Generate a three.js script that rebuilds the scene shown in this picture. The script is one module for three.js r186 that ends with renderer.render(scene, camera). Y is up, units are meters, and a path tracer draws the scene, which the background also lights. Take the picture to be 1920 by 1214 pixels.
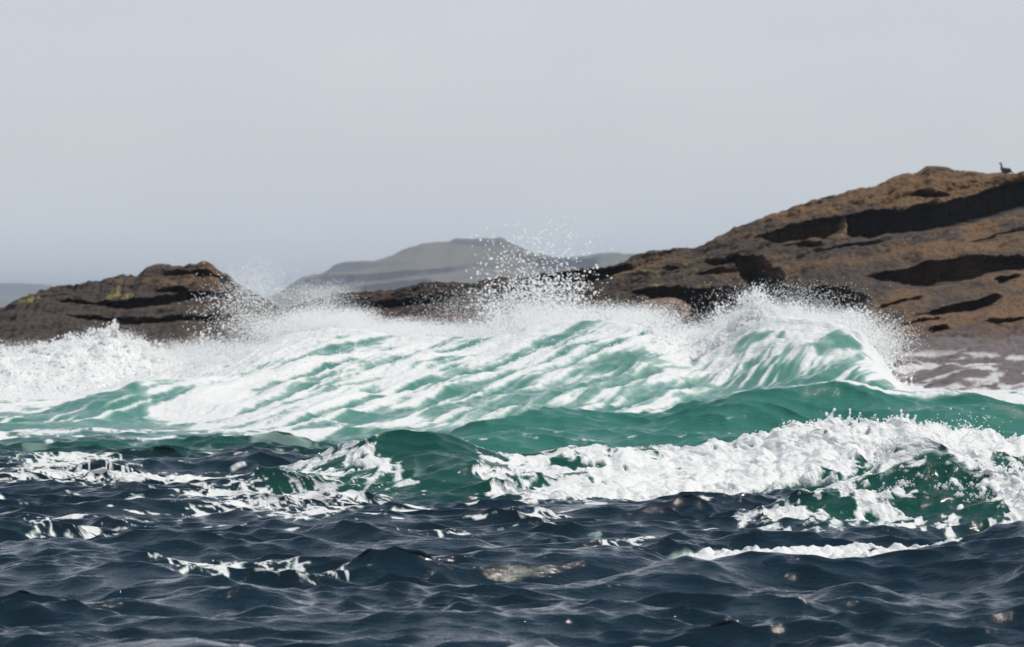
import * as THREE from 'three';
import { mergeGeometries } from 'three/addons/utils/BufferGeometryUtils.js';

// ---------------------------------------------------------------- camera, sky, sun, exposure
const scene = new THREE.Scene();
const FOCAL = 6000, EYE = 3, HORIZON = 575;                 // lens in photograph pixels, eye height in metres, horizon row
const camera = new THREE.PerspectiveCamera(2 * Math.atan(607 / FOCAL) * 180 / Math.PI, 1024 / 647, 1, 30000);
camera.position.set(0, EYE, 0);
camera.rotation.x = -Math.atan((607 - HORIZON) / FOCAL);
camera.focus = 44; camera.userData.fStop = 2.6;
scene.add(camera);

const renderer = new THREE.WebGLRenderer({ antialias: true });
renderer.toneMapping = THREE.LinearToneMapping;
renderer.toneMappingExposure = 1.0;
renderer.shadowMap.enabled = true;

function mulberry(a) { return () => { a |= 0; a = a + 0x6D2B79F5 | 0; let t = Math.imul(a ^ a >>> 15, 1 | a); t = t + Math.imul(t ^ t >>> 7, 61 | t) ^ t; return ((t ^ t >>> 14) >>> 0) / 4294967296; }; }
const clamp = (x, a = 0, b = 1) => x < a ? a : x > b ? b : x, lerp = (a, b, t) => a + (b - a) * t;
const sstep = (a, b, x) => { const t = clamp((x - a) / (b - a)); return t * t * (3 - 2 * t); };
const PERM = new Uint8Array(512), GX = new Float32Array(256), GY = new Float32Array(256);
{ const r = mulberry(11), p = [...Array(256).keys()]; for (let i = 255; i > 0; i--) { const j = Math.floor(r() * (i + 1)); [p[i], p[j]] = [p[j], p[i]]; }
  for (let i = 0; i < 512; i++) PERM[i] = p[i & 255];
  for (let i = 0; i < 256; i++) { const a = r() * Math.PI * 2; GX[i] = Math.cos(a); GY[i] = Math.sin(a); } }
function noise(x, y) {                                      // gradient noise, about -1 to 1
  const ix = Math.floor(x), iy = Math.floor(y), fx = x - ix, fy = y - iy, X = ix & 255, Y = iy & 255;
  const a = PERM[PERM[X] + Y], b = PERM[PERM[X + 1] + Y], c = PERM[PERM[X] + Y + 1], d = PERM[PERM[X + 1] + Y + 1];
  const u = fx * fx * fx * (fx * (fx * 6 - 15) + 10), v = fy * fy * fy * (fy * (fy * 6 - 15) + 10);
  const n0 = GX[a] * fx + GY[a] * fy, n1 = GX[b] * (fx - 1) + GY[b] * fy, n2 = GX[c] * fx + GY[c] * (fy - 1), n3 = GX[d] * (fx - 1) + GY[d] * (fy - 1);
  return 1.5 * lerp(lerp(n0, n1, u), lerp(n2, n3, u), v);
}
function fbm(x, y, n = 4) { let s = 0, a = 0.55; for (let i = 0; i < n; i++) { s += a * noise(x + i * 17.3, y - i * 9.1); x *= 2.03; y *= 2.03; a *= 0.5; } return s; }
function billow(x, y, n = 4) { let s = 0, a = 0.55; for (let i = 0; i < n; i++) { s += a * Math.abs(noise(x + i * 13.7, y + i * 5.9)); x *= 2.07; y *= 2.07; a *= 0.44; } return s; }
function webbing(x, y) {                                    // distance to the nearest cell wall: bubbles of lacy foam
  const ix = Math.floor(x), iy = Math.floor(y); let f1 = 9, f2 = 9;
  for (let j = -1; j < 2; j++) for (let i = -1; i < 2; i++) {
    const h = PERM[PERM[(ix + i) & 255] + ((iy + j) & 255)], h2 = PERM[h + 57];
    const dx = ix + i + h / 255 - x, dy = iy + j + h2 / 255 - y, d = dx * dx + dy * dy;
    if (d < f1) { f2 = f1; f1 = d; } else if (d < f2) f2 = d;
  }
  return Math.sqrt(f2) - Math.sqrt(f1);
}

{ // sky: thin high cloud, paler low down, clearer and bluer overhead, the same all the way round
  const W = 1024, H = 512, data = new Float32Array(W * H * 4);
  const key = [[0, .655, .73, .79], [1.0, .635, .695, .745], [2.4, .62, .65, .685], [4, .625, .645, .69], [6, .62, .64, .695], [10, .6, .64, .71], [17, .41, .47, .57], [32, .25, .31, .42], [60, .165, .22, .32], [90, .145, .2, .3]];
  for (let r = 0; r < H; r++) {
    const e = Math.max(0, ((r + .5) / H - .5) * 180); let k = 0; while (k < key.length - 2 && e > key[k + 1][0]) k++;
    const t = clamp((e - key[k][0]) / (key[k + 1][0] - key[k][0]));
    for (let c = 0; c < W; c++) {
      const a = c / W * Math.PI * 2, x = Math.cos(a) * 9, z = Math.sin(a) * 9;
      const cl = 1 + .05 * fbm(x + 3, z * 1.1 + e * .55, 4) + .02 * fbm(x * 3, z * 3 + e * 1.6, 3);
      for (let q = 0; q < 3; q++) data[(r * W + c) * 4 + q] = lerp(key[k][q + 1], key[k + 1][q + 1], t) * 1.03 * (q === 2 ? lerp(1, cl, .6) : cl);
      data[(r * W + c) * 4 + 3] = 1;
    }
  }
  const sky = new THREE.DataTexture(data, W, H, THREE.RGBAFormat, THREE.FloatType);
  sky.mapping = THREE.EquirectangularReflectionMapping; sky.magFilter = THREE.LinearFilter; sky.needsUpdate = true;
  scene.background = sky; scene.environment = sky;
}
const sun = new THREE.DirectionalLight(new THREE.Color(1, .955, .885), 3.55);   // high on the right
{ const el = 62 * Math.PI / 180, az = 108 * Math.PI / 180; sun.position.set(Math.sin(az) * Math.cos(el), Math.sin(el), -Math.cos(az) * Math.cos(el)).multiplyScalar(300); }
sun.target.position.set(0, 0, 0); sun.castShadow = true; sun.shadow.radius = 2.5;
Object.assign(sun.shadow.camera, { left: -120, right: 120, top: 200, bottom: -200, near: 1, far: 700 }); sun.shadow.mapSize.set(4096, 4096);
scene.add(sun, sun.target);
scene.fog = new THREE.FogExp2(new THREE.Color(.80, .88, 1), 0.00014);        // sea air

// ---------------------------------------------------------------- helpers
// a sighting in the photograph (column, row) at a distance gives a place: x to the right, y up
const sx = (px, D) => (px - 960) * D / FOCAL, sy = (py, D) => EYE - (py - HORIZON) * D / FOCAL;
function tag(o, label, category, extra = {}) { Object.assign(o.userData, label ? { label } : {}, category ? { category } : {}, extra); return o; }
function shadows(o) { o.traverse(c => { if (c.isMesh) { c.castShadow = true; c.receiveShadow = true; } }); return o; }
function curve(keys) {                                      // smooth values through [x, a, b, ...]
  const n = keys.length;
  return (x, q = 1) => {
    if (x <= keys[0][0]) return keys[0][q]; if (x >= keys[n - 1][0]) return keys[n - 1][q];
    let k = 0; while (x > keys[k + 1][0]) k++;
    const a = keys[k], b = keys[k + 1], h = b[0] - a[0], t = (x - a[0]) / h, P = keys[k - 1] || a, N = keys[k + 2] || b;
    const slope = (u, v, w) => { const l = (v[q] - u[q]) / Math.max(1e-6, v[0] - u[0]), r = (w[q] - v[q]) / Math.max(1e-6, w[0] - v[0]); return !isFinite(l) || !isFinite(r) || l * r <= 0 ? 0 : 2 * l * r / (l + r); };
    const m0 = P === a ? (b[q] - a[q]) / h : slope(P, a, b), m1 = N === b ? (b[q] - a[q]) / h : slope(a, b, N), t2 = t * t, t3 = t2 * t;
    return (2 * t3 - 3 * t2 + 1) * a[q] + (t3 - 2 * t2 + t) * h * m0 + (3 * t2 - 2 * t3) * b[q] + (t3 - t2) * h * m1;
  };
}
function tile(size, f, channels = 1) {                      // a repeating grey texture from f(u, v) in 0..1, made seamless by cross-fading
  const d = new Uint8Array(size * size * 4);
  for (let j = 0; j < size; j++) for (let i = 0; i < size; i++) {
    const u = i / size, v = j / size, a = u * u * (3 - 2 * u), b = v * v * (3 - 2 * v);
    const q = f(u, v) * (1 - a) * (1 - b) + f(u - 1, v) * a * (1 - b) + f(u, v - 1) * (1 - a) * b + f(u - 1, v - 1) * a * b;
    const w = Math.sqrt(((1 - a) ** 2 + a * a) * ((1 - b) ** 2 + b * b)), x = clamp(.5 + (q - .5) / w);
    const o = (j * size + i) * 4; d[o] = d[o + 1] = d[o + 2] = x * 255; d[o + 3] = 255;
  }
  const t = new THREE.DataTexture(d, size, size); t.wrapS = t.wrapT = THREE.RepeatWrapping; t.magFilter = THREE.LinearFilter; t.needsUpdate = true; return t;
}

// ---------------------------------------------------------------- the sea: crest lines of the waves
// each ridge: [photo column, photo row of its crest, distance, width of its front, width of its back]
function ridge(keys, { front = 1, back = 1.2, lean = 0 } = {}) {
  const c = curve(keys.map(([px, py, D, wf, wb]) => [sx(px, D), D, sy(py, D), wf, wb]));
  const x0 = sx(keys[0][0], keys[0][2]), x1 = sx(keys.at(-1)[0], keys.at(-1)[2]);
  return (X, D, out) => {
    const xc = clamp(X, x0, x1), off = Math.abs(X - xc), Dc = c(xc, 1), Yc = c(xc, 2) * Math.exp(-off * off / 8), wf = c(xc, 3), wb = c(xc, 4), s = D - Dc;
    const t = s < 0 ? -s / wf : s / wb; let p;
    if (t >= 1) p = 0; else if (s < 0) p = front === 0 ? .5 + .5 * Math.cos(Math.PI * t) : Math.pow(1 - t, front) * (1 - .0 * t); else p = Math.pow(.5 + .5 * Math.cos(Math.PI * t), back);
    if (s < 0 && front !== 0) { const e = Math.min(1, t / .07); p = lerp(1 - .0 * t, p, e * e * (3 - 2 * e)); }
    out.h = Yc * p; out.t = s < 0 ? t : -t; out.Yc = Yc; out.shift = -lean * clamp(Yc / 1.1) * p * p * p * (s < 0 ? 1 : Math.max(0, 1 - t * 2.2)); out.Dc = Dc; out.s = s; out.wf = wf;
    return out;
  };
}
const W_NEAR = ridge([[900, 1125, 34, 4, 3], [1100, 1108, 34, 4, 3], [1300, 1098, 34.5, 4, 3], [1500, 1094, 35, 4, 3], [1700, 1066, 35.5, 4, 2.6], [1830, 1024, 36, 5, 2.6], [1920, 992, 36, 6, 2.6], [2150, 950, 36, 6, 3]], { front: 0 });
const W_LINE = ridge([[1200, 1076, 37.4, 1.2, .9], [1300, 1046, 37.6, 1.7, 1], [1400, 1032, 37.7, 1.8, 1], [1500, 1028, 37.8, 1.8, 1], [1600, 1032, 37.9, 1.8, 1], [1700, 1032, 38, 1.8, 1], [1780, 1020, 38.1, 1.7, 1], [1850, 1010, 38.2, 1.6, 1], [2000, 1000, 38.2, 1.6, 1]], { front: 0 });
const W_RIGHT = ridge([[1180, 1022, 42, 2, 2], [1290, 1004, 42.3, 2.2, 2], [1400, 982, 42.8, 2.6, 2], [1500, 940, 43.4, 3, 2.2], [1600, 884, 44, 3.3, 2.3], [1680, 838, 44.4, 3.6, 2.4], [1730, 828, 44.4, 3.6, 2.4], [1790, 862, 44, 3.4, 2.4], [1850, 882, 43.6, 3.2, 2.3], [1920, 892, 43.4, 3, 2.2], [2200, 930, 43, 3, 2]], { front: 1.35, lean: .5 });
const W_MID = ridge([[330, 922, 54, 4, 3], [450, 903, 54, 4, 3], [560, 868, 53.5, 4.4, 3], [650, 840, 53, 4.8, 3], [710, 826, 52.6, 5, 3.2], [820, 822, 52.4, 5, 3.2], [880, 838, 52.4, 5, 3], [1000, 858, 52.4, 4.8, 3], [1120, 853, 52.6, 4.6, 3], [1240, 850, 53, 4.6, 3], [1360, 838, 53.4, 4.8, 3], [1450, 818, 53.8, 5, 3], [1540, 792, 54.2, 5.2, 3], [1620, 795, 54.4, 5.2, 3], [1690, 788, 54.6, 5.2, 3], [1800, 808, 54.8, 5, 3], [1900, 826, 55, 4.6, 3], [2100, 845, 55, 4, 3]], { front: 1.1, lean: .25 });
const W_TEAL = ridge([[640, 862, 63, 4, 4], [760, 838, 63, 4.5, 4], [850, 818, 63, 5, 4], [960, 786, 63.5, 5.5, 4], [1060, 776, 64, 5.5, 4], [1180, 774, 64, 5.5, 4], [1300, 756, 64, 5.6, 4], [1400, 741, 64, 5.8, 4], [1510, 738, 64, 6, 4], [1600, 730, 64, 6, 4], [1720, 733, 64, 6, 4], [1810, 735, 64, 6, 4], [1870, 748, 64, 5.5, 4], [1930, 764, 64, 5, 4], [2200, 790, 64, 5, 4]], { front: .95, lean: .3 });
const W_TONGUE = ridge([[-250, 815, 78, 4, 6], [-60, 798, 78, 5, 6], [30, 785, 79, 5, 6], [120, 757, 80, 6, 6], [210, 730, 81, 7, 6], [265, 713, 82, 7, 6], [320, 711, 83, 7, 6], [400, 706, 84, 8, 6], [520, 690, 86, 9, 6], [640, 668, 88, 10, 6], [760, 668, 88, 10, 6]], { front: 1.1, lean: .2 });
const W_BREAKER = ridge([[330, 705, 100, 14, 8], [430, 668, 99, 20, 8], [560, 628, 98, 26, 8], [650, 618, 97, 28, 8], [760, 632, 96, 28, 8], [900, 633, 94, 27, 8], [1000, 614, 93, 26, 8], [1100, 602, 92, 25, 8], [1200, 613, 90, 22, 7], [1290, 640, 88, 17, 7], [1345, 632, 86, 13, 6], [1400, 607, 85, 12, 6], [1480, 597, 84, 12, 6], [1560, 607, 83, 12, 6], [1620, 646, 82, 11, 6], [1680, 716, 81, 10, 5], [1730, 745, 80, 9, 5], [1900, 765, 80, 8, 5]], { front: 1.15, lean: .8 });
const W_LEFT = ridge([[-300, 672, 106, 4, 7], [-60, 664, 106, 5, 7], [20, 668, 106, 5, 7], [100, 652, 106, 5, 7], [200, 632, 106, 5, 7], [270, 655, 106, 5, 7], [350, 678, 106, 5, 7], [440, 686, 107, 5, 7], [540, 670, 107, 5, 7]], { front: 0 });

const R = mulberry(5), CHOP = [];
for (let i = 0; i < 44; i++) { const L = .26 * Math.pow(22, i / 43) * lerp(.9, 1.1, R()), th = (R() + R() + R() - 1.5) * 1.35 + .3; CHOP.push([2 * Math.PI / L * Math.sin(th), 2 * Math.PI / L * Math.cos(th), L * lerp(.0075, .014, R()) * (L > 3.5 ? .55 : L < .8 ? 1.45 : 1), R() * 6.283, L, 2 * Math.PI / L]); }
const tmp = { h: 0, t: 0 }, smax = (a, b, k) => { const h = clamp(.5 + .5 * (a - b) / k); return lerp(b, a, h) + k * h * (1 - h); };
const foamTop = curve([[sx(900, 52.4), 1], [sx(1150, 53), .95], [sx(1300, 53), .8], [sx(1420, 53), .64], [sx(1520, 54), .54], [sx(1620, 54), .5], [sx(1760, 54.6), .46], [sx(1920, 55), .36]]);
const AX = .365, AD = .931;                                  // the way the surf is torn: up the slope and to the right

const S = { x: 0, y: 0, z: 0, f: 0, aerGlow: 0, zone: 0, lace: 0 };
function sea(X, D) {                                        // what the water does at a place: height, shift, foam cover, bubbles and light through the waves, both as colour
  let h = 0, shift = 0, f = 0, aerGlow = 0, zone = 0, lump = 0, lumpScale = 1, surf = 0;
  // chop
  const calm = lerp(1, .45, sstep(63, 72, D)); let cx = 0, cd = 0, ch = 0;
  const gust = .72 + .5 * clamp(.5 + .8 * noise(X * .16 + 4, D * .09)), gust2 = .65 + .75 * clamp(.5 + .8 * noise(X * .5 + 40, D * .3 + 7));
  const wx = X + .35 * noise(X * .35, D * .2), wd = D + .6 * noise(X * .3 + 9, D * .25 + 3);
  for (let i = 0; i < CHOP.length; i++) { const w = CHOP[i], a = w[2] * (w[4] > 1.6 ? gust : gust2), p = w[0] * wx + w[1] * wd + w[3], s = Math.sin(p), c = Math.cos(p); ch += a * c; cx -= a * s * w[0] / w[5]; cd -= a * s * w[1] / w[5]; }
  // ridges
  if (D < 160) {
    const n1 = fbm(X * .5 + 2, D * .3, 3), n2 = fbm(X * 2.3, D * 1.4, 3);
    const qx = X + .22 * fbm(X * 1.7 + 9, D * 1.3, 3), qd = D + .3 * X + .25 * fbm(X * 1.4, D * 1.4 + 7, 3);
    const froth = .75 * fbm(qx * 1.5, qd * 1.5 + 3, 3) + .9 * (.33 - billow(qx * 3.6, qd * 3.4, 3)) + .3 * fbm(qx * 11, qd * 9, 3);
    let r = W_NEAR(X, D, tmp); h = r.h;
    r = W_LINE(X, D, tmp); if (Math.abs(r.t) < 1.2) { ch *= 1 - .55 * sstep(1.2, .5, Math.abs(r.t)) * sstep(sx(1200, 38), sx(1320, 38), X); h = smax(h, Math.max(r.h, 0) + .0, .06);
      const k = sstep(sx(1245, 37.6), sx(1330, 37.6), X + .3 * n2) * sstep(sx(1870, 38), sx(1800, 38), X) * sstep(-.75, -.35, r.t + n2 * .3) * sstep(lerp(1.15, .25, sstep(sx(1560, 38), sx(1760, 38), X)), .1, r.t + .5 * n2 + .25 * Math.abs(n1)) * sstep(-.25, .05, froth + .2);
      if (k > f) { f = k; zone = 7; lump = .14; lumpScale = 3.6; } }
    r = W_RIGHT(X, D, tmp); { h = smax(h, r.h, .12); shift += r.shift;
      if (r.Yc > .06) { // white water down its right shoulder, torn foam on the left flank, streaks drawn up the face
        const flow = fbm((X - D * .12) * 3.4, (D + X * .5) * .9, 4), along = X - sx(1730, 44.4);
        let k = sstep(-.08, .16, 1.5 * sstep(.05, 1.0, along - .2 * clamp(r.t)) - .75 + froth) * (r.t > -.7 && r.t < 1.05 ? 1 : 0) * sstep(1.08, .8, r.t + n2 * .2);
        const flank = sstep(-.35, -1.0, along - r.t * 1.5 + .25 + n2 * .4) * sstep(-.25, .0, r.t) * sstep(1.1, .75, r.t) * sstep(-4.2, -3.2, along);
        k = Math.max(k, flank * sstep(-.04, .2, flow * .7 + froth * .9 - .06), .95 * sstep(.2, .42, flow + .35 * froth) * sstep(.35, .6, r.t) * sstep(1.15, .9, r.t) * sstep(-2.4, -1.4, along));
        const lip = sstep(.16, .05, Math.abs(r.t + .03)) * sstep(-1.8, -.9, along) * sstep(1.6, .6, along); k = Math.max(k, lip * sstep(-.2, .15, froth + .1));
        if (k > f) { f = k; zone = 2; lump = .1 + .12 * sstep(.2, 1.2, along); lumpScale = 3.2; }
        aerGlow = Math.max(aerGlow, .5 * sstep(1.05, .5, Math.abs(r.t)) * sstep(.15, .5, r.Yc));
      } }
    r = W_MID(X, D, tmp); { h = smax(h, r.h, .12); shift += r.shift;
      if (r.Yc > .05) {
        const px = X - sx(900, 52.4), low = foamTop(X), churn = fbm(X * 1.5, D * .8 + 5, 4);
        const fl = fbm(X * 3.1 + 3, (D - X * .8) * 1.1, 4);
        let cov = lerp(.0, .36, sstep(.3, 4.6, px)) + .3 * sstep(.0, .5, churn) - 1.1 * sstep(low - .1, low + .3, r.t) - 1.5 * sstep(.5, -.5, px + churn) - 1.2 * sstep(-.1, -.6, r.t) + .12 * sstep(.5, .1, Math.abs(r.t - low * .55));
        let k = sstep(-.2, .2, cov + froth + .4 * fl) * sstep(1.35, 1.1, r.t) * sstep(-1.2, -.9, r.t);
        k = Math.max(k, sstep(-.06, .2, fl + .5 * froth) * sstep(-1.2, -2.2, px - r.t * 1.5) * sstep(-.3, .02, r.t) * sstep(.75, .3, r.t) * sstep(-5, -4, px));     // its white left shoulder
        k = Math.max(k, .9 * sstep(.16, .36, fbm((X + D * .25) * 1.6, D * 1.8, 4) + .3 * froth) * sstep(.3, 1.2, px) * sstep(low - .1, low + .2, r.t) * sstep(1.35, 1, r.t));
        if (k > f) { f = k; zone = 1; lump = .14 + .13 * sstep(2, 5, px); lumpScale = 1.9; }
        aerGlow = Math.max(aerGlow, .55 * sstep(1.1, .6, Math.abs(r.t)) * sstep(.1, .4, r.Yc));
      } }
    r = W_TEAL(X, D, tmp); { h = smax(h, r.h, .15); shift += r.shift;
      if (r.Yc > .1) { aerGlow = Math.max(aerGlow, sstep(1.25, .9, Math.abs(r.t)));
        const lip = sstep(.05, .015, Math.abs(r.t - .005)) * sstep(sx(1300, 64), sx(1400, 64), X) * (.75 + .8 * froth + .3 * n1); if (lip > f) { f = clamp(lip); zone = 8; lump = .05; lumpScale = 4; }
      } }
    if (D > 56) {
      const along = X * AX + D * AD, across = X * AD - D * AX, wv = fbm(across * .3, along * .06, 3);
      const st = fbm(across * 1.25 + wv * 1.0, along * .055 + wv * .3, 4), fine = fbm(across * 3.6 + wv * 2, along * .2, 2);
      r = W_TONGUE(X, D, tmp); h = smax(h, r.h, .25); shift += r.shift;
      if (r.Yc > .1 && X < sx(700, 86)) { let k = sstep(-.02, .3, fine + st * .5 - .02) * sstep(1, .7, Math.abs(r.t)); k *= 1 - .85 * sstep(.3, .05, Math.abs(r.t - .12)) * sstep(sx(60, 80), sx(150, 80), X) * sstep(sx(420, 84), sx(330, 84), X); if (k > f) { f = k; zone = 3; lump = .12; lumpScale = 1.6; } aerGlow = Math.max(aerGlow, sstep(1.2, .9, Math.abs(r.t))); }
      r = W_BREAKER(X, D, tmp); h = smax(h, r.h, .3); shift += r.shift;
      if (r.Yc > .1) {
        const right = sstep(sx(1230, 88), sx(1330, 86), X);
        // left: a long torn slope; right: a green face with a thrown white lip
        let kl = sstep(-.36, .42, st * 1.05 + fine * .45 + .22 * froth + .5 * fbm(across * .5 + 11, along * .3, 3) + .02 + .22 * sstep(.3, .0, r.t) + .3 * sstep(-1, -9, X) - .12 * sstep(.35, .6, r.t) * sstep(-6, 0, X)) * sstep(1.08, .97, r.t + n1 * .1);
        let kr = Math.max(sstep(.42, .2, r.t + fine * .3 + st * .12) , sstep(.12, .4, fine + .1) * sstep(.75, .4, r.t)) * sstep(1, .85, r.t);
        kr *= 1 - .85 * sstep(.1, .4, fbm(X * .9 + 3, D * .5 + 1, 3)) * sstep(.05, .12, r.t);
        const k = lerp(kl, kr, right); if (k > f) { f = k; zone = 3; lump = lerp(.2, .34, right) * sstep(.8, .1, Math.abs(r.t)) + .07; lumpScale = .8; }
        if (r.t < 0 && r.t > -1) { f = Math.max(f, .8 + .3 * n2); zone = 3; lump = .35; }
        aerGlow = Math.max(aerGlow, sstep(1.1, .95, Math.abs(r.t)));
        if (r.t > 0) h += .2 * (st + .5 * wv) * sstep(0, .15, r.t) * sstep(1, .7, r.t) * (1 - right * .6);
      }
      r = W_LEFT(X, D, tmp); h = smax(h, r.h, .3);
      if (D > 88 && X < sx(620, 100)) { const k = sstep(-.55, .0, n2 + .5 * n1 + sstep(1.7, 1, Math.abs(r.t)) * 1.2 - .2) * sstep(88, 93, D); if (k > f) { f = k; zone = 4; } lump = Math.max(lump, .45 * sstep(1.2, .6, Math.abs(r.t)) + .1); lumpScale = .7; }
      if (D > 97) { const k = sstep(-.35, .1, n2 + n1 * .4 + .25); if (k > f) { f = k; zone = 4; lump = .2; lumpScale = 1.2; } aerGlow = 1; }
      aerGlow = Math.max(aerGlow, sstep(56, 74, D + n1 * 7 + 2 * n2)); surf = sstep(66, 74, D + n1 * 3);
      if (D > 62 && D < 74 && X < sx(760, 66)) { // spread foam at the foot of the slope
        const k = sstep(.04, .26, fbm(X * .5, D * .55, 5) + .2 * fine + .3 * froth + sstep(71, 75, D) * .3 - .06) * sstep(62.5, 67, D + n1 * 3); if (k > f) { f = k; zone = 5; lump = .05; lumpScale = 1.6; } }
    }
    if (D < 62) { // lacy foam left on the open water
      const patch = (px, py, w, d, D0) => { const dx = (X - sx(px, D0)) / w, dd = (D - EYE * FOCAL / (py - HORIZON)) / d; return Math.exp(-dx * dx - dd * dd); };
      const wx2 = X + .45 * fbm(X * 1.1, D * .7, 3), wd2 = D + .6 * fbm(X * .9 + 5, D * .6 + 8, 3) + .3 * X;
      let e = 0;
      e = Math.max(e, 1.4 * patch(310, 908, 2.4, 2.0, 53) , 1.0 * patch(530, 950, 1.5, 2.6, 48), .85 * patch(590, 985, .5, 1.2, 44), .8 * patch(120, 885, 1.2, 2.4, 58), .55 * patch(20, 912, 1, 1.6, 53));
      e = Math.max(e, 1.0 * patch(400, 1082, .6, 1.3, 35), .95 * patch(510, 1086, .5, 1.0, 35), .7 * patch(340, 1062, .5, .8, 37), .65 * patch(580, 1092, .4, .7, 35));
      e = Math.max(e, 1.1 * patch(1130, 1030, .6, .8, 39.5), .55 * patch(900, 972, .5, 1, 45), .48 * patch(1050, 985, .8, 1.6, 44), .45 * patch(760, 1010, 1.2, 1.5, 42), .35 * patch(200, 1010, 1.6, 2, 42));
      
      e += .12 * n1;
      const web = Math.min(webbing(wx2 * 2.0, wd2 * 2.3), webbing(wx2 * 5 + 7, wd2 * 5.6) + .06), spot = fbm(X * 2.2 + 31, D * .9, 4);
      let k = Math.max(sstep(-.08, .14, (e - .2) * .52 - web + .16 * spot + .3 * froth), e > .9 ? sstep(1.0, 1.3, e + spot * .3 + .7 * froth) : 0) * (e > .22 ? 1 : 0);
      k = Math.max(k, .75 * sstep(.42, .62, 1.1 * fbm(X * 1.5 + D * .1 + 60, D * 3.2, 5) + .15 * n1 + .3 * froth + .1 * sstep(46, 42, Math.abs(D - 46) + 40)) * sstep(39, 43, D));
      if (k > f) { f = k; zone = D < 40.5 && X > sx(1240, 38) ? 7 : 6; lump = .012 + .06 * sstep(.85, 1.1, e); lumpScale = 3.4; }
    }
    const ridgeLift = h;
    f = clamp(f);
    if (lump) { const b = billow(X * lumpScale, (D + ridgeLift * 1.4) * lumpScale * .8, 5); ch = ch * (1 - clamp(lump * 2.5, 0, .6) * sstep(.5, 1, f)) + f * lump * (b * 1.5 - .25); shift -= f * lump * .5 * fbm(X * lumpScale * 1.3 + 4, (D + ridgeLift) * lumpScale, 3); }
    // fine ribs drawn up the steep faces
    { const q = W_RIGHT(X, D, tmp); if (q.t > 0 && q.t < 1) h += .045 * fbm((X - D * .28) * 6, D * .3, 3) * sstep(0, .15, q.t) * sstep(1, .6, q.t) * sstep(.1, .5, q.Yc); }
    if (D > 70 && D < 92) { const q = W_BREAKER(X, D, tmp); if (q.t > 0 && q.t < 1) h += .07 * fbm((X - D * .3) * 2.4, D * .2, 4) * sstep(0, .2, q.t) * sstep(1, .6, q.t); }
    aerGlow = clamp(aerGlow);
  } else { aerGlow = .25; ch *= 1.5; }
  S.x = X + cx * .9 * calm; S.z = -(D + shift + cd * .9 * calm); S.y = h + ch * calm; S.f = f; S.aerGlow = aerGlow; S.zone = zone; S.surf = surf;
  return S;
}

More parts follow.
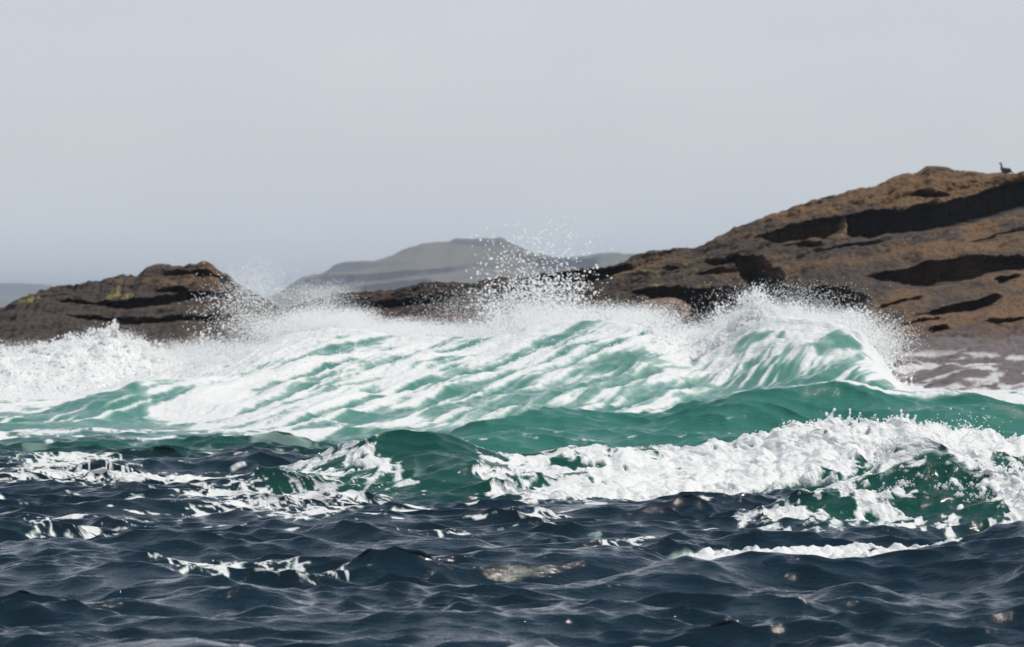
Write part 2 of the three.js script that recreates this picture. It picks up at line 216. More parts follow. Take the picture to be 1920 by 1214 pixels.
// ---------------------------------------------------------------- the sea: one sheet, its foam cut out as sheets of their own
const rowsD = [];
for (let D = 20; D < 160;) { rowsD.push(D); D += D < 27 ? .2 : D < 40 ? .04 : D < 46 ? .034 : D < 56 ? .038 : D < 65 ? .06 : D < 105 ? .12 : .5; }
for (let D = 160; D < 14000; D *= 1.16) rowsD.push(D);
const NC = 860, colsU = []; for (let i = 0; i <= NC; i++) colsU.push(-1 + 2 * i / NC);
for (const e of [1.15, 1.5, 2.2, 4, 8]) { colsU.push(e); colsU.unshift(-e); }
{
  const C = colsU.length, N = rowsD.length * C, pos = new Float32Array(N * 3), col = new Float32Array(N * 3), uv = new Float32Array(N * 2), F = new Float32Array(N), Z = new Uint8Array(N);
  const deep = [.0055, .0185, .029], green = [.007, .055, .042], teal = [.032, .152, .116], churned = [.062, .205, .158], milky = [.40, .53, .465], white = [.70, .705, .69];  // greens: bubbly water, with light through the crests put into the colour
  for (let r = 0, i = 0; r < rowsD.length; r++) for (let c = 0; c < C; c++, i++) {
    const D = rowsD[r], X = colsU[c] * .178 * (D + 8), s = sea(X, D);
    pos[i * 3] = s.x; pos[i * 3 + 1] = s.y; pos[i * 3 + 2] = s.z; uv[i * 2] = X / 5; uv[i * 2 + 1] = (D + s.y) / 5; F[i] = s.f; Z[i] = s.zone;
    const a = clamp(s.aerGlow), k = D < 58 ? sstep(.15, .85, s.f) : clamp(s.f);
    for (let q = 0; q < 3; q++) {
      let w = a > .99 && s.surf > 0 ? lerp(teal[q], churned[q], s.surf) : a < .5 ? lerp(deep[q], green[q], a * 2) : lerp(green[q], teal[q], a * 2 - 1);
      w = k < .5 ? lerp(w, milky[q], k * lerp(k * 2, 1, .5) * 1.2) : lerp(lerp(w, milky[q], .6), white[q], sstep(.5, .8, k));
      col[i * 3 + q] = w;
    }
  }
  const idx = []; for (let r = 0; r < rowsD.length - 1; r++) for (let c = 0; c < C - 1; c++) { const a = r * C + c, b = a + 1, d = a + C, e = d + 1; idx.push([a, b, d], [b, e, d]); }
  const all = new Uint32Array(idx.length * 3); idx.forEach((t, i) => { all[i * 3] = t[0]; all[i * 3 + 1] = t[1]; all[i * 3 + 2] = t[2]; });
  const whole = new THREE.BufferGeometry(); whole.setAttribute('position', new THREE.BufferAttribute(pos, 3)); whole.setIndex(new THREE.BufferAttribute(all, 1)); whole.computeVertexNormals();
  const nor = whole.attributes.normal.array;
  const sets = new Map();
  for (const t of idx) { const m = (F[t[0]] + F[t[1]] + F[t[2]]) / 3, z = m > .5 ? Z[t[0]] || Z[t[1]] || Z[t[2]] : 0; if (!sets.has(z)) sets.set(z, []); sets.get(z).push(t); }
  const ripple = tile(2048, (u, v) => { const x = u * 44 + 50, y = v * 44 + 50; return .5 + .32 * fbm(x + .5 * noise(x * .7, y * .7), y * 1.25, 3) + .26 * (.4 - billow(x * 1.9 + 7, y * 2.4, 3)) + .3 * fbm(x * .4 + 5, y * .5, 2); });
  const water = new THREE.MeshPhysicalMaterial({ name: 'sea water', vertexColors: true, roughness: .045, ior: 1.333, bumpMap: ripple, bumpScale: .019 });
  const bubbles = tile(1024, (u, v) => { const x = u * 40 + 9, y = v * 40 + 9; return .1 + .75 * billow(x * .6, y * .6, 5) + .25 * fbm(x * .25, y * .25, 3); });
  const froth = new THREE.MeshPhysicalMaterial({ name: 'foam', vertexColors: true, roughness: .7, ior: 1.3, bumpMap: bubbles, bumpScale: .05 });
  const info = {
    0: ['sea', null, null, 'structure'],
    1: ['wave_foam', 'broad tumbling white foam on the middle wave in front of the smooth teal wave', 'foam', 'stuff'],
    2: ['wave_foam_001', 'white foam and torn streaks on the steep dark green wave at the near right', 'foam', 'stuff'],
    3: ['wave_foam_002', 'streaked white foam on the big green breaker below the rocks', 'foam', 'stuff'],
    4: ['wave_foam_003', 'mass of white surf bursting at the foot of the left rock', 'foam', 'stuff'],
    5: ['wave_foam_004', 'flat spread of foam at the left foot of the big breaker', 'foam', 'stuff'],
    6: ['lacy_foam', 'lacy foam patches drifting on the dark open water at left', 'foam', 'stuff'],
    8: ['wave_foam_005', 'thin white lip of foam along the crest of the smooth teal wave', 'foam', 'stuff'],
    7: ['lacy_foam_001', 'curved foam line in front of the steep wave at lower right', 'foam', 'stuff'],
  };
  for (const [z, list] of sets) {
    const map = new Int32Array(N).fill(-1); let n = 0; const ix = new Uint32Array(list.length * 3);
    list.forEach((t, i) => { for (let q = 0; q < 3; q++) { if (map[t[q]] < 0) map[t[q]] = n++; ix[i * 3 + q] = map[t[q]]; } });
    const P = new Float32Array(n * 3), Nn = new Float32Array(n * 3), Cc = new Float32Array(n * 3), U = new Float32Array(n * 2);
    for (let i = 0; i < N; i++) { const m = map[i]; if (m < 0) continue; for (let q = 0; q < 3; q++) { P[m * 3 + q] = pos[i * 3 + q]; Nn[m * 3 + q] = nor[i * 3 + q]; Cc[m * 3 + q] = col[i * 3 + q]; } U[m * 2] = uv[i * 2]; U[m * 2 + 1] = uv[i * 2 + 1]; }
    const g = new THREE.BufferGeometry(); g.setAttribute('position', new THREE.BufferAttribute(P, 3)); g.setAttribute('normal', new THREE.BufferAttribute(Nn, 3)); g.setAttribute('color', new THREE.BufferAttribute(Cc, 3)); g.setAttribute('uv', new THREE.BufferAttribute(U, 2)); g.setIndex(new THREE.BufferAttribute(ix, 1));
    const [name, label, category, kind] = info[z], o = new THREE.Mesh(g, z ? froth : water); o.name = name; tag(o, label, category, { kind }); scene.add(shadows(o));
  }
  console.log('sea triangles', idx.length, [...sets].map(([z, l]) => z + ':' + l.length).join(' '));
}

// ---------------------------------------------------------------- rocks and far land: surfaces that climb away from the water
const grain = tile(512, (u, v) => .5 + .4 * fbm(u * 10 + 3, v * 10 + 3, 5) + .25 * (.4 - billow(u * 22, v * 22, 3)));
const rockMat = new THREE.MeshStandardMaterial({ name: 'rock', vertexColors: true, roughness: .9, bumpMap: grain, bumpScale: .22 });
const wetMat = new THREE.MeshStandardMaterial({ name: 'wet rock', vertexColors: true, roughness: .38, bumpMap: grain, bumpScale: .05 });
function climb({ sil, from, to, cols, rows, dTop, dFoot, profile, ledges = [], rough, colour, part, base = -1 }) {
  const top = curve(sil), C = cols + 1, back = 8, Rn = rows + 1 + back, N = C * Rn, pos = new Float32Array(N * 3), col = new Float32Array(N * 3), uv = new Float32Array(N * 2), key = new Array(N), rim = [];
  const led = ledges.map(l => ({ c: curve(l), a: l[0][0], b: l.at(-1)[0] }));
  for (let c = 0; c < C; c++) {
    const px0 = lerp(from, to, c / cols), dt = dTop(px0), X = sx(px0, dt), Yt = sy(top(px0) + rough.rim * (fbm(px0 * .03, 3.3, 4) + .6 * fbm(px0 * .11, 7.7, 4)), dt), df = dFoot(px0);
    rim.push([X, Yt, dt]);
    const lip = led.map(() => null);
    for (let r = 0; r <= rows; r++) {                       // from the rim down to the water
      const w = 1 - r / rows, Y = lerp(base, Yt, w); let D = lerp(df, dt, profile(clamp(Y / Yt)));
      const ax = 960 + X * FOCAL / D, ay = HORIZON + (EYE - Y) * FOCAL / D; let cut = 0;
      led.forEach((l, k) => {
        if (ax < l.a || ax > l.b) return;
        const e = l.c(ax, 1) + 3 * fbm(ax * .05, k * 9, 3), Hh = l.c(ax, 2), d = ay - e; if (Hh < 2 || d < 0) { if (d < 0) lip[k] = D; return; }
        if (lip[k] === null) lip[k] = D;
        if (d < Hh * 1.15) cut = Math.max(cut, (lip[k] - D + 1.3 * sstep(0, 5, d) + .3) * sstep(Hh * 1.15, Hh * .95, d) * sstep(2, 12, Hh));
      });
      const n = rough.f(X, Y, D), i = r * C + c;
      pos[i * 3] = X + .15 * rough.amp * noise(Y * 2, X * .7); pos[i * 3 + 1] = Y + n * rough.amp * .55 * sstep(0, .04, 1 - w); pos[i * 3 + 2] = -(D + cut - n * rough.amp * 1.1);
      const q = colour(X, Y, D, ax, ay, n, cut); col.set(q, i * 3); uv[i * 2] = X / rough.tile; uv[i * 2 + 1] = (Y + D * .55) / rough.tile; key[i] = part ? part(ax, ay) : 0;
    }
    for (let b = 1; b <= back; b++) { const i = (rows + b) * C + c, t = b / back; pos[i * 3] = X; pos[i * 3 + 1] = lerp(Yt, base, t * t); pos[i * 3 + 2] = -(dt + t * (dt - df) * .6 + rough.amp * .5); col.set(colour(X, Yt, dt, px0, 300, 0, 0), i * 3); uv[i * 2] = X / rough.tile; uv[i * 2 + 1] = (Yt + dt * .55 + t * 4) / rough.tile; key[i] = part ? part(px0, top(px0)) : 0; }
  }
  const tri = [], row = r => (r <= rows ? r : r) * C;
  for (let r = 0; r < rows; r++) for (let c = 0; c < cols; c++) { const a = row(r) + c, d = row(r + 1) + c; tri.push([a, d, a + 1], [a + 1, d, d + 1]); }
  for (let b = 0; b < back; b++) for (let c = 0; c < cols; c++) { const a = (b ? row(rows + b) : 0) + c, d = row(rows + b + 1) + c; tri.push([a, a + 1, d], [a + 1, d + 1, d]); }
  const ix = new Uint32Array(tri.flat()), g = new THREE.BufferGeometry(); g.setAttribute('position', new THREE.BufferAttribute(pos, 3)); g.setAttribute('color', new THREE.BufferAttribute(col, 3)); g.setAttribute('uv', new THREE.BufferAttribute(uv, 2)); g.setIndex(new THREE.BufferAttribute(ix, 1)); g.computeVertexNormals();
  const pieces = new Map(); for (const t of tri) { const k = key[t[0]]; if (!pieces.has(k)) pieces.set(k, []); pieces.get(k).push(...t); }
  const out = {};
  for (const [k, list] of pieces) { const map = new Map(), at = { position: [], normal: [], color: [], uv: [] }, id = []; for (const v of list) { if (!map.has(v)) { map.set(v, map.size); for (const a in at) { const s = g.attributes[a], n = s.itemSize; for (let q = 0; q < n; q++) at[a].push(s.array[v * n + q]); } } id.push(map.get(v)); }
    const pg = new THREE.BufferGeometry(); for (const a in at) pg.setAttribute(a, new THREE.Float32BufferAttribute(at[a], a === 'uv' ? 2 : 3)); pg.setIndex(id); out[k] = pg; }
  return { parts: out, rim };
}
const strata = (dip, s) => (X, Y, D) => {                    // bedded rock: layers that dip, broken by joints
  const u = X * Math.cos(dip) + Y * Math.sin(dip), v = -X * Math.sin(dip) + Y * Math.cos(dip), w = .35 * fbm(u * .25, v * .6, 3);
  return .55 * (billow(u * .16 * s + 5, (v + w) * 1.3 * s, 4) * 2 - .55) + .35 * fbm(u * .5 * s, v * 1.7 * s + D * .15, 5) + .42 * (.36 - billow(u * 1.1 * s, (v + w) * 3.0 * s + D * .5, 4)) + .12 * fbm(u * 4.5 * s, v * 6 * s + D * 1.5, 3);
};
const mixc = (a, b, t) => [lerp(a[0], b[0], t), lerp(a[1], b[1], t), lerp(a[2], b[2], t)];
const BROWN = [.150, .086, .040], GREY = [.055, .041, .032], DARK = [.018, .014, .012], LICHEN = [.25, .225, .06], WET = [.13, .09, .074], WASH = [.75, .72, .70];

function rockThing(name, label, made, names) {
  const root = new THREE.Group(); root.name = name; tag(root, label, 'rock');
  for (const k in made.parts) { const m = new THREE.Mesh(made.parts[k], names[k][1]); m.name = names[k][0]; if (names[k][2]) m.userData.label = names[k][2]; root.add(m); }
  scene.add(shadows(root)); return root;
}
const right = climb({
  sil: [[520, 582], [560, 570], [600, 558], [640, 550], [700, 546], [750, 541], [800, 531], [880, 528], [920, 521], [960, 521], [1050, 508], [1150, 498], [1185, 482], [1220, 470], [1300, 464], [1330, 452], [1380, 426], [1450, 402], [1540, 371], [1620, 352], [1650, 345], [1690, 326], [1720, 324], [1745, 311], [1765, 311], [1790, 319], [1830, 322], [1880, 324], [1920, 325], [2100, 300]],
  from: 500, to: 2120, cols: 560, rows: 330, dTop: px => lerp(146, 156, sstep(900, 1800, px)), dFoot: px => lerp(130, 104, sstep(900, 1750, px)),
  profile: w => .62 * (1 - (1 - w) ** 3) + .38 * w,
  ledges: [
    [[1583, 402, 0], [1597, 400, 42], [1650, 396, 45], [1720, 386, 47], [1800, 373, 45], [1860, 352, 50], [1920, 336, 52], [2120, 310, 50]],
    [[1410, 443, 0], [1450, 432, 22], [1500, 418, 32], [1555, 404, 44], [1575, 404, 34], [1585, 408, 0]],
    [[1605, 517, 0], [1650, 512, 10], [1700, 503, 26], [1740, 488, 48], [1800, 487, 40], [1860, 483, 32], [1920, 478, 26], [2120, 465, 22]],
    [[1360, 482, 0], [1395, 477, 40], [1430, 488, 80], [1460, 508, 92], [1490, 545, 62], [1540, 536, 62], [1580, 538, 66], [1615, 552, 26], [1640, 560, 0]],
    [[1690, 592, 0], [1760, 578, 12], [1820, 566, 20], [1870, 556, 12], [1885, 555, 0]],
    [[1170, 548, 0], [1210, 543, 14], [1260, 538, 28], [1320, 545, 60], [1400, 550, 85], [1480, 575, 70], [1560, 600, 40], [1600, 610, 0]],
    [[980, 524, 0], [1050, 514, 15], [1120, 504, 18], [1160, 500, 14], [1200, 496, 0]],
    [[600, 572, 0], [680, 566, 12], [780, 556, 18], [860, 548, 14], [900, 545, 0]],
    [[1300, 492, 0], [1350, 488, 8], [1400, 480, 10], [1420, 478, 0]],
    [[1860, 520, 0], [1880, 517, 12], [1905, 516, 8], [1920, 516, 0]],
    [[1500, 470, 0], [1560, 464, 7], [1640, 456, 6], [1680, 452, 0]],
    [[1630, 577, 0], [1680, 565, 9], [1720, 556, 7], [1745, 551, 0]],
    [[1655, 612, 0], [1700, 603, 8], [1760, 596, 7], [1800, 592, 0]],
    [[1780, 456, 0], [1850, 441, 6], [1920, 426, 6], [2010, 412, 0]],
    [[1738, 618, 0], [1755, 613, 9], [1775, 611, 9], [1788, 612, 0]],
    [[1695, 364, 0], [1730, 358, 9], [1760, 360, 10], [1795, 366, 0]],
    [[1285, 517, 0], [1330, 510, 8], [1370, 505, 6], [1402, 503, 0]],
    [[1205, 512, 0], [1260, 502, 6], [1315, 499, 0]],
    [[1820, 612, 0], [1860, 604, 7], [1920, 596, 8], [2010, 588, 0]],
    [[1440, 470, 0], [1480, 463, 6], [1530, 458, 7], [1560, 456, 0]],
  ],
  rough: { rim: 5, amp: .75, tile: 2.2, f: strata(.27, 1) },
  colour: (X, Y, D, px, py, n, cut) => {
    const a = fbm(X * .22, Y * .6 + D * .1, 4), b = fbm(X * 1.3, Y * 2 + D * .6, 4), c = fbm(X * 4, Y * 5 + D * 2, 3);
    let k = mixc(BROWN, GREY, sstep(-.25, .3, a + .35 * b + sstep(430, 470, py) * sstep(1750, 1500, px) * .35 - sstep(430, 330, py) * .35));
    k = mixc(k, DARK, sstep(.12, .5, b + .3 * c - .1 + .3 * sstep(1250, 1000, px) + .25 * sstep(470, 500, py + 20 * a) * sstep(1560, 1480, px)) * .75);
    k = mixc(k, [.235, .135, .055], sstep(.25, .5, c + .3 * a) * .5);
    const shadedBed = curve([[1583, 402, 0], [1597, 400, 44], [1720, 386, 48], [1800, 373, 46], [1860, 352, 52], [1920, 336, 54], [2120, 310, 52]]);  // dark rock layer, shade under the ledge put into its colour
    if (px > 1590) { const d = (py - shadedBed(px, 1) + 3 * b) / Math.max(1, shadedBed(px, 2)); k = mixc(k, mixc([.024, .021, .02], GREY, sstep(.2, .5, c)), sstep(.0, .06, d) * sstep(1.08, .98, d)); }
    if (px > 1100 && px < 1330 && py > 480) k = mixc(k, LICHEN, sstep(.28, .42, fbm(X * .9 + 8, Y * 3 + D * .3, 4)) * .6);
    // washed by the surf: dark, reddish and smooth, with runnels of foam
    const wet = sstep(606, 640, py + 16 * a + 30 * sstep(1300, 1000, px) - 40 * sstep(1500, 1200, px) * 0);
    k = mixc(k, mixc(WET, DARK, sstep(.1, .5, b) * .7), wet);
    const run = fbm(X * .7 + .5 * noise(X * .5, D * .4), D * .55 + 9, 5), film = sstep(.1, .3, run + .25 * b + .25 * sstep(690, 735, py) * sstep(1760, 1860, px)) * sstep(648, 672, py + 8 * a) + sstep(.5, .62, fbm((X - Y * .6) * .55 + 2, Y * 1.6 + 3, 3) + .35 * b) * sstep(1160, 1100, px) * sstep(505, 530, py);
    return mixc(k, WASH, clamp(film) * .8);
  },
  part: (px, py) => px < 1165 ? 'low' : py > 632 ? 'wet' : py < curve([[1165, 470], [1300, 478], [1400, 480], [1480, 455], [1600, 442], [1720, 432], [1900, 385], [2120, 350]])(px) ? 'upper' : py < curve([[1165, 540], [1420, 480], [1480, 540], [1620, 550], [1740, 490], [1920, 478], [2120, 465]])(px) ? 'middle' : 'lower',
});
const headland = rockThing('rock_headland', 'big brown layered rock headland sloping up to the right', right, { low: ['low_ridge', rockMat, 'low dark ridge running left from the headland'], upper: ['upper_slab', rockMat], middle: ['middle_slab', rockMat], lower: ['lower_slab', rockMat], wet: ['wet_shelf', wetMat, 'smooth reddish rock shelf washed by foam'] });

const left = climb({
  sil: [[-260, 640], [-120, 610], [-40, 588], [0, 580], [50, 556], [80, 545], [112, 535], [160, 532], [200, 521], [250, 516], [275, 503], [300, 497], [330, 497], [355, 496], [385, 491], [405, 503], [425, 514], [440, 531], [465, 541], [500, 561], [540, 590], [590, 640]],
  from: -260, to: 590, cols: 300, rows: 200, dTop: () => 150, dFoot: () => 130, profile: w => .45 * (1 - (1 - w) ** 2) + .55 * w,
  ledges: [
    [[60, 566, 0], [130, 562, 8], [220, 566, 12], [290, 560, 14], [370, 548, 10], [430, 545, 14], [480, 556, 0]],
    [[280, 514, 0], [310, 510, 6], [360, 506, 9], [410, 515, 12], [440, 535, 0]],
    [[100, 592, 0], [160, 592, 10], [260, 598, 8], [340, 592, 10], [420, 590, 8], [440, 590, 0]],
    [[285, 545, 0], [300, 540, 14], [340, 538, 16], [360, 540, 0]],
  ],
  rough: { rim: 7, amp: .7, tile: 2.2, f: strata(.1, 1.15) },
  colour: (X, Y, D, px, py, n) => {
    const a = fbm(X * .25 + 20, Y * .7 + D * .1, 4), b = fbm(X * 1.3 + 7, Y * 2 + D * .6, 4), c = fbm(X * 4, Y * 5 + D * 2, 3);
    let k = mixc(BROWN, GREY, sstep(-.3, .15, a + .3 * b + sstep(520, 560, py) * .5));
    k = mixc(k, DARK, sstep(.05, .45, b + .25 * c - .05) * .6);
    k = mixc(k, [.235, .135, .06], sstep(.2, .5, c + .3 * a) * .45 * sstep(545, 515, py));
    const spot = (x, y, w, h) => { const u = (px - x) / w, v = (py - y + .35 * (px - x)) / h; return 1.2 - Math.sqrt(u * u + v * v) + b * .9; };
    return mixc(k, LICHEN, clamp(sstep(.25, .55, Math.max(spot(207, 556, 20, 12), spot(240, 559, 9, 5), spot(52, 563, 24, 8) - .1) + c * .8) * .75));
  },
});
rockThing('rock_outcrop', 'dark hump of rock with yellow lichen at the left edge', left, { 0: ['rock_mass', rockMat] });

// far land seen through the haze
const hillMat = new THREE.MeshStandardMaterial({ name: 'hillside', vertexColors: true, roughness: 1 });
const island = climb({
  sil: [[420, 578], [470, 566], [520, 552], [545, 533], [570, 519], [605, 512], [632, 496], [650, 491], [700, 489], [730, 480], [765, 466], [800, 457], [840, 453], [858, 447], [900, 446], [940, 447], [955, 455], [980, 465], [1010, 476], [1050, 482], [1100, 481], [1115, 476], [1140, 474], [1175, 476], [1230, 480], [1330, 492], [1500, 520], [1700, 560], [1800, 578]],
  from: 420, to: 1800, cols: 280, rows: 90, dTop: () => 4300, dFoot: () => 3700, profile: w => w, base: -3,
  ledges: [[[540, 530, 0], [600, 520, 16], [680, 515, 14], [760, 508, 12], [860, 500, 8], [900, 498, 0]], [[640, 540, 0], [700, 532, 14], [800, 525, 12], [820, 525, 0]], [[930, 455, 0], [960, 470, 10], [1040, 487, 14], [1110, 485, 14], [1130, 482, 0]], [[1000, 500, 0], [1050, 498, 10], [1120, 498, 10], [1150, 498, 0]], [[840, 455, 0], [860, 452, 6], [940, 452, 7], [950, 455, 0]]],
  rough: { rim: 3, amp: 7, tile: 60, f: (X, Y, D) => fbm(X * .012, Y * .06, 5) },
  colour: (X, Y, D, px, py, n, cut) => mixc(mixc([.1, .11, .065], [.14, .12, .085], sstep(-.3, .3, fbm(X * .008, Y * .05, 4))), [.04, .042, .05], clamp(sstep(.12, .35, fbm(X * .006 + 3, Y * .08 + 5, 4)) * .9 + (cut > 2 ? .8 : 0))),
});
for (const k in island.parts) { const m = new THREE.Mesh(island.parts[k], hillMat); m.name = 'hill'; tag(m, 'hazy flat-topped hill across the water', 'hill', { kind: 'structure' }); scene.add(shadows(m)); }
const shore = climb({
  sil: [[-500, 545], [-300, 536], [-100, 533], [0, 532], [60, 533], [110, 538], [160, 548], [260, 570], [300, 578]], from: -500, to: 300, cols: 120, rows: 40, dTop: () => 7200, dFoot: () => 6600, profile: w => w, base: -3,
  ledges: [[[-400, 552, 10], [0, 548, 8], [120, 552, 6], [160, 556, 0]]], rough: { rim: 3, amp: 8, tile: 60, f: (X, Y) => fbm(X * .006, Y * .05, 4) },
  colour: (X, Y) => mixc([.09, .10, .07], [.05, .055, .06], sstep(-.2, .2, fbm(X * .004, Y * .06, 4))),
});
for (const k in shore.parts) { const m = new THREE.Mesh(shore.parts[k], hillMat); m.name = 'hill_001'; tag(m, 'low blue strip of far coast beyond the left rock', 'hill', { kind: 'structure' }); scene.add(shadows(m)); }

// ---------------------------------------------------------------- boulder and bird on the headland
function lumpy(seed, rx, ry, rz, amp) {
  const g = new THREE.IcosahedronGeometry(1, 24), p = g.attributes.position, c = [];
  for (let i = 0; i < p.count; i++) { const x = p.getX(i), y = p.getY(i), z = p.getZ(i), n = 1 + amp * (fbm(x * 1.3 + seed, y * 1.3 + z, 4) + .5 * fbm(z * 3 + seed, y * 3 + x, 3)); p.setXYZ(i, x * rx * n, y * ry * n, z * rz * n); const k = mixc([.2, .135, .1], GREY, sstep(-.2, .5, fbm(x * 2 + seed, y * 3 + z * 2, 4))); c.push(...k); }
  g.setAttribute('color', new THREE.Float32BufferAttribute(c, 3)); g.computeVertexNormals(); return g;
}
{ const D = 131, b = new THREE.Mesh(lumpy(4, 1.25, .62, 1.3, .16), rockMat); b.name = 'boulder'; b.position.set(sx(1238, D), sy(588, D), -D); b.rotation.z = .12; tag(b, 'smooth rounded pinkish boulder at the foot of the headland behind the spray', 'rock'); scene.add(shadows(b)); }
{ // a dark seabird sitting on the rim, looking left
  const D = 155.2, X = sx(1886, D); let Y = 0, best = 1e9; for (const [x, y] of right.rim) if (Math.abs(x - X) < best) { best = Math.abs(x - X); Y = y; }
  const spine = [[-.36, .10, .012, .02], [-.30, .13, .03, .045], [-.2, .17, .085, .09], [-.08, .19, .125, .125], [.05, .21, .135, .13], [.14, .25, .115, .11], [.19, .31, .075, .075], [.205, .38, .047, .05], [.2, .45, .04, .042], [.205, .5, .044, .044], [.235, .535, .05, .045], [.275, .54, .042, .036], [.305, .535, .022, .02], [.32, .532, .008, .008]];
  const seg = 14, pos = [], ix = [];
  spine.forEach(([x, y, a, b], i) => { const p = spine[Math.max(0, i - 1)], q = spine[Math.min(spine.length - 1, i + 1)], dx = q[0] - p[0], dy = q[1] - p[1], l = Math.hypot(dx, dy); for (let k = 0; k < seg; k++) { const t = k / seg * 6.2832; pos.push(-(x - dy / l * a * Math.cos(t)), y + dx / l * a * Math.cos(t), b * Math.sin(t)); } });
  for (let i = 0; i < spine.length - 1; i++) for (let k = 0; k < seg; k++) { const a = i * seg + k, b = i * seg + (k + 1) % seg; ix.push(a, b, a + seg, b, b + seg, a + seg); }
  const g = new THREE.BufferGeometry(); g.setAttribute('position', new THREE.Float32BufferAttribute(pos, 3)); g.setIndex(ix); g.computeVertexNormals();
  const bird = new THREE.Group(); bird.name = 'seabird'; bird.position.set(X, Y - .13, -D); tag(bird, 'dark seabird resting on the rim of the headland', 'bird');
  const plumage = new THREE.MeshStandardMaterial({ name: 'plumage', color: new THREE.Color().setRGB(.012, .014, .016), roughness: .55, side: THREE.DoubleSide });
  const body = new THREE.Mesh(g, plumage); body.name = 'body'; bird.add(body);
  const bk = new THREE.ConeGeometry(.013, .14, 8); bk.rotateZ(Math.PI / 2); bk.translate(-.375, .532, 0); const beak = new THREE.Mesh(bk, new THREE.MeshStandardMaterial({ name: 'beak', color: new THREE.Color().setRGB(.16, .13, .07), roughness: .5 })); beak.name = 'beak'; bird.add(beak);
  const cr = new THREE.ConeGeometry(.018, .08, 6); cr.rotateZ(-.5); cr.translate(-.215, .6, 0); const crest = new THREE.Mesh(cr, plumage); crest.name = 'crest'; bird.add(crest);
  const wg = new THREE.SphereGeometry(1, 14, 10); wg.scale(.22, .095, .03); wg.rotateZ(.28); for (const s of [-1, 1]) { const w = new THREE.Mesh(wg, plumage); w.name = 'wing'; w.position.set(.03, .2, s * .115); bird.add(w); }
  const fg = new THREE.CylinderGeometry(.014, .018, .14, 6); for (const s of [-1, 1]) { const w = new THREE.Mesh(fg, plumage); w.name = 'leg'; w.position.set(-.02, .05, s * .05); bird.add(w); }
  scene.add(shadows(bird));
}

// ---------------------------------------------------------------- spray: drops and clots of foam flung off the crests
const drop = new THREE.MeshPhysicalMaterial({ name: 'spray', color: new THREE.Color().setRGB(.97, .97, .965), roughness: .9, transmission: .7, thickness: 0, ior: 1.15 });
const ball = new THREE.IcosahedronGeometry(1, 1), bead = new THREE.IcosahedronGeometry(1, 0);
{ const p = ball.attributes.position; for (let i = 0; i < p.count; i++) { const x = p.getX(i), y = p.getY(i), z = p.getZ(i), n = 1 + .28 * noise(x * 1.7 + 5, y * 1.7 + z * 1.3); p.setXYZ(i, x * n, y * n, z * n); } ball.computeVertexNormals(); }
const rnd = mulberry(77), gauss = () => (rnd() + rnd() + rnd() + rnd() - 2) * 1.0;
const surface = (X, D) => { const s = sea(X, D); return { x: s.x, y: s.y, z: s.z, f: s.f }; };
function scatter(name, label, list, geo = ball) {
  const m = new THREE.InstancedMesh(geo, drop, list.length), M = new THREE.Matrix4(), q = new THREE.Quaternion(), e = new THREE.Euler(), p = new THREE.Vector3(), k = new THREE.Vector3();
  list.forEach(([x, y, z, r, st = 1], i) => { e.set(rnd() * 6.28, rnd() * 6.28, rnd() * 6.28); q.setFromEuler(e); p.set(x, y, z); k.set(r * lerp(.75, 1.3, rnd()), r * lerp(.75, 1.2, rnd()) * st, r); m.setMatrixAt(i, M.compose(p, q, k)); });
  m.name = name; tag(m, label, 'spray', { kind: 'stuff' }); m.castShadow = m.receiveShadow = true; scene.add(m); return m;
}
// fans of drops thrown along arcs from a crest
function jets(list, { px: [a, b], D, n, drops, vy, vx = 0, vd = .4, spread = .18, size = .014, T = 1.0, foot = null }) {
  for (let j = 0; j < n; j++) {
    const px = lerp(a, b, rnd()), d = D + gauss() * 1.2, X = sx(px, d), base = foot === null ? surface(X, d).y : foot, v = vy * lerp(.25, 1, Math.pow(rnd(), 1.6)), ux = vx + gauss() * .9, ud = gauss() * vd, life = Math.min(T, 2 * v / 9.8) * lerp(.5, 1, rnd()), m = Math.round(drops * lerp(.4, 1.6, rnd()));
    for (let i = 0; i < m; i++) { const t = life * Math.pow(rnd(), .8), w = .04 + spread * t * 2, r = Math.min(.042, size * Math.exp(gauss() * 1.0 - .12)); list.push([X + ux * t + gauss() * w, base + v * t * lerp(.8, 1.1, rnd()) - 4.9 * t * t + gauss() * w * .8, -(d + ud * t + gauss() * w), r]); }
  }
  return list;
}
function puff(list, { at: [px, py], D, w, h, d = 1, n, size = .01 }) { const X = sx(px, D), Y = sy(py, D); for (let i = 0; i < n; i++) list.push([X + gauss() * w, Y + gauss() * h, -(D + gauss() * d), size * Math.exp(gauss() * .5)]); return list; }

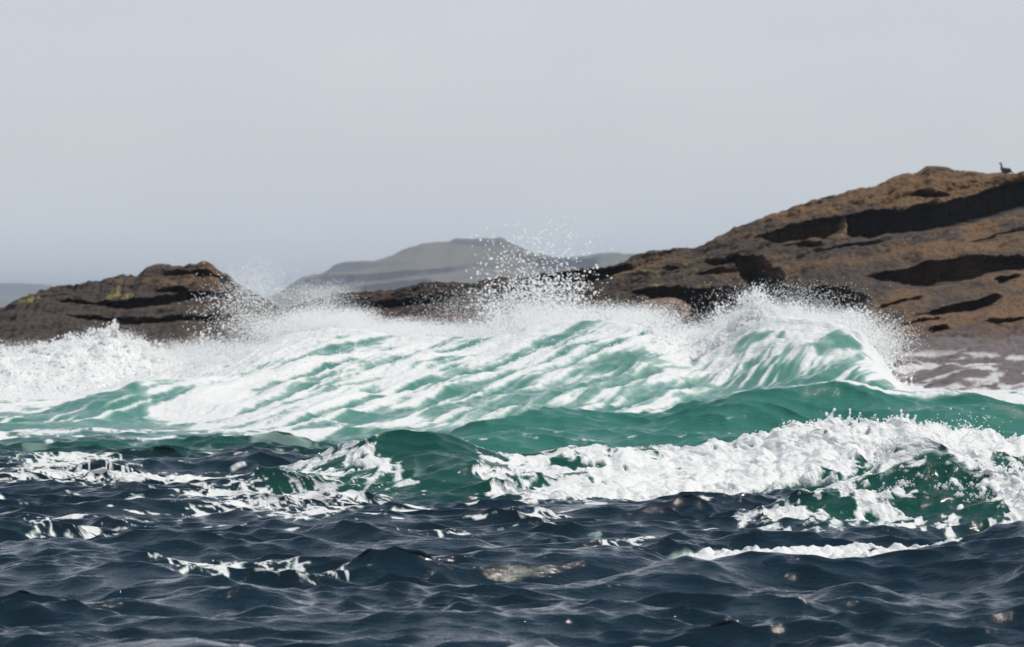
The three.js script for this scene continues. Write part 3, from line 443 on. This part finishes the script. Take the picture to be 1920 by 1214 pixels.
{ const L = [];
  jets(L, { px: [900, 1080], D: 97, n: 70, drops: 50, vy: 6.8, vx: .3, spread: .42, size: .017, T: .95, foot: 1.7 });
  jets(L, { px: [880, 1230], D: 95, n: 90, drops: 50, vy: 4.0, vx: .3, spread: .3, size: .013, foot: 2 });
  puff(L, { at: [1010, 560], D: 97, w: 1.3, h: .65, n: 2600, size: .016 });
  puff(L, { at: [1000, 480], D: 97, w: 1.5, h: .8, n: 420, size: .019 });
  puff(L, { at: [1040, 440], D: 97, w: 1.3, h: .7, n: 50, size: .015 });
  scatter('sea_spray', 'tall burst of glittering drops above the middle of the breaker', L); }
{ const L = [];
  jets(L, { px: [1310, 1570], D: 85.5, n: 120, drops: 90, vy: 3.9, vx: .2, spread: .2, size: .013 });
  jets(L, { px: [1380, 1440], D: 85, n: 30, drops: 90, vy: 4.4, vx: -.3, spread: .2, size: .016 });
  jets(L, { px: [1230, 1340], D: 87, n: 45, drops: 50, vy: 3.0, vx: .1, spread: .3, size: .014 });
  jets(L, { px: [1560, 1690], D: 83, n: 90, drops: 60, vy: 3.2, vx: 1.2, spread: .25, size: .013 });
  scatter('sea_spray_001', 'drops thrown off the right crest of the breaker against the dark rock', L); }
{ const L = [];
  jets(L, { px: [-20, 330], D: 106, n: 90, drops: 60, vy: 2.6, spread: .15, size: .015 });
  jets(L, { px: [185, 225], D: 105.5, n: 14, drops: 90, vy: 3.6, spread: .12, size: .02 });
  jets(L, { px: [350, 560], D: 101, n: 90, drops: 60, vy: 4.6, vx: -.4, spread: .4, size: .013, foot: 1.2 });
  puff(L, { at: [450, 575], D: 103, w: 1.2, h: .8, n: 1300, size: .013 });
  scatter('sea_spray_002', 'drops of surf flying in front of the left rock', L); }
{ const L = [];                                             // fine mist that hangs behind and over the crests
  for (const [x, y, w, h, n, D] of [[420, 655, 2.2, .3, 16000, 104], [520, 615, 1.3, .45, 15000, 101], [590, 600, .9, .35, 14000, 100], [660, 600, .7, .32, 13000, 100], [740, 618, 1.2, .3, 16000, 99], [860, 622, 1.6, .28, 16000, 97], [480, 540, 1.0, .8, 4500, 104], [600, 560, 1.0, .5, 4500, 103], [1000, 600, 1.2, .4, 14000, 95], [1120, 592, 1.6, .32, 14000, 94], [1210, 600, 1.0, .35, 9000, 92], [1300, 628, 1.0, .28, 8000, 90], [1390, 606, .8, .3, 12000, 86], [1470, 595, .8, .28, 12000, 86], [1560, 603, .9, .3, 12000, 85], [1640, 640, .8, .5, 9000, 83], [1470, 572, 1.6, .5, 5000, 88], [100, 660, 2.4, .28, 14000, 107], [205, 645, .9, .4, 8000, 107], [300, 668, 1.4, .3, 8000, 107], [900, 575, 1.6, .5, 3500, 100]]) puff(L, { at: [x, y], D, w, h, d: 1.6, n, size: .008 });
  scatter('sea_mist', 'fine white mist hanging over the breaker and the foot of the rocks', L, bead); }
// clots of froth lying on the white water
function froth(name, label, X0, X1, D0, D1, n, size, lift, least = .6) {
  const L = []; for (let i = 0; i < n; i++) { const D = lerp(D0, D1, rnd()), X = lerp(X0, X1, rnd()) * D, s = surface(X, D); if (s.f < least + .3 * rnd()) continue; const r = size * Math.exp(gauss() * .6); L.push([s.x + gauss() * .03, s.y + r * lerp(-.4, .4, rnd()) + lift * Math.pow(rnd(), 5), s.z, r]); }
  const m = scatter(name, label, L); m.userData.category = 'foam';
}
const U = px => (px - 960) / FOCAL;
froth('froth', 'clots of froth along the crest of the big breaker', U(330), U(1690), 84, 99, 9000, .014, .2);
froth('froth_001', 'clots of froth on the surf at the left rock', U(-60), U(560), 100, 108, 9000, .022, .35);
{ const L = [];
  jets(L, { px: [1640, 1800], D: 44.3, n: 140, drops: 50, vy: 1.4, vx: .2, vd: .3, spread: .12, size: .0065 });
  jets(L, { px: [1780, 1930], D: 43.8, n: 90, drops: 40, vy: 1.5, vx: .4, spread: .15, size: .0065 });
  jets(L, { px: [1420, 1900], D: 54.4, n: 160, drops: 22, vy: 1.7, vx: .1, spread: .12, size: .0075 });
  puff(L, { at: [1800, 800], D: 56, w: .7, h: .25, n: 110, size: .011 });
  scatter('sea_spray_003', 'fine drops flicked off the crests of the two nearest breaking waves', L); }
// fingers of white water standing up from the middle wave
function splash(name, label, D, fingers) {
  const parts = [];
  for (const [px, py, tx, ty, r0] of fingers.slice(0, 6)) for (let i = 0; i < 5; i++) { const bx = px + gauss() * 14, hgt = (py - ty) * lerp(.25, .6, rnd()); fingers.push([bx, py + 6, bx + gauss() * 12, py - hgt + 4, r0 * lerp(.5, 1, rnd()), gauss() * .05]); }
  for (const [px, py, tx, ty, r0, bend] of fingers) {
    const a = new THREE.Vector3(sx(px, D), sy(py, D), -D), b = new THREE.Vector3(sx(tx, D), sy(ty, D), -D + .1), mid = a.clone().lerp(b, .55).add(new THREE.Vector3(bend, Math.abs(bend) * .5, .03));
    const path = new THREE.QuadraticBezierCurve3(a, mid, b), n = 26, g = new THREE.TubeGeometry(path, n, 1, 9, false), p = g.attributes.position;
    for (let i = 0; i < p.count; i++) { const t = Math.floor(i / 10) / n, c = path.getPoint(t), r = r0 * lerp(1.15, .1, Math.pow(t, .6)) * (1 + .7 * noise(t * 6 + px, py * .37) + .35 * noise(t * 15 + px, (i % 10) * .6)); p.setXYZ(i, c.x + (p.getX(i) - c.x) * r, c.y + (p.getY(i) - c.y) * r, c.z + (p.getZ(i) - c.z) * r); }
    g.computeVertexNormals(); const tip = new THREE.IcosahedronGeometry(.012 + r0 * .12, 2); tip.translate(b.x, b.y, b.z); const tipg = tip.toNonIndexed ? tip : tip; parts.push(g.toNonIndexed(), tipg.index ? tipg.toNonIndexed() : tipg);
  }
  const m = new THREE.Mesh(mergeGeometries(parts), drop); m.name = name; tag(m, label, 'splash'); scene.add(shadows(m));
}
splash('splash', 'white water fingers rising left of centre on the middle wave crest', 54.4, [[1550, 815, 1564, 768, .12, -.05], [1562, 812, 1574, 780, .1, .06], [1578, 812, 1593, 768, .065, .09], [1588, 815, 1612, 775, .05, .08], [1530, 822, 1546, 792, .12, -.06], [1512, 825, 1526, 806, .1, -.04], [1607, 820, 1620, 800, .1, .05], [1570, 820, 1584, 790, .13, .04]]);
splash('splash_001', 'curling white splash with a thin loop on the middle wave crest', 54.6, [[1676, 815, 1689, 770, .1, .1], [1692, 812, 1716, 780, .07, .09], [1672, 806, 1648, 802, .03, -.22], [1682, 793, 1656, 786, .025, -.1], [1700, 815, 1700, 782, .13, .03], [1655, 818, 1665, 790, .11, -.05], [1725, 815, 1726, 794, .1, .04]]);
splash('splash_002', 'small hooked splashes at the right end of the middle wave', 54.9, [[1760, 815, 1774, 794, .06, .04], [1800, 812, 1810, 790, .035, .05], [1815, 815, 1840, 799, .035, .07], [1890, 832, 1903, 814, .08, .03], [1898, 828, 1916, 818, .04, .06], [1738, 812, 1744, 794, .06, -.03]]);

renderer.render(scene, camera);
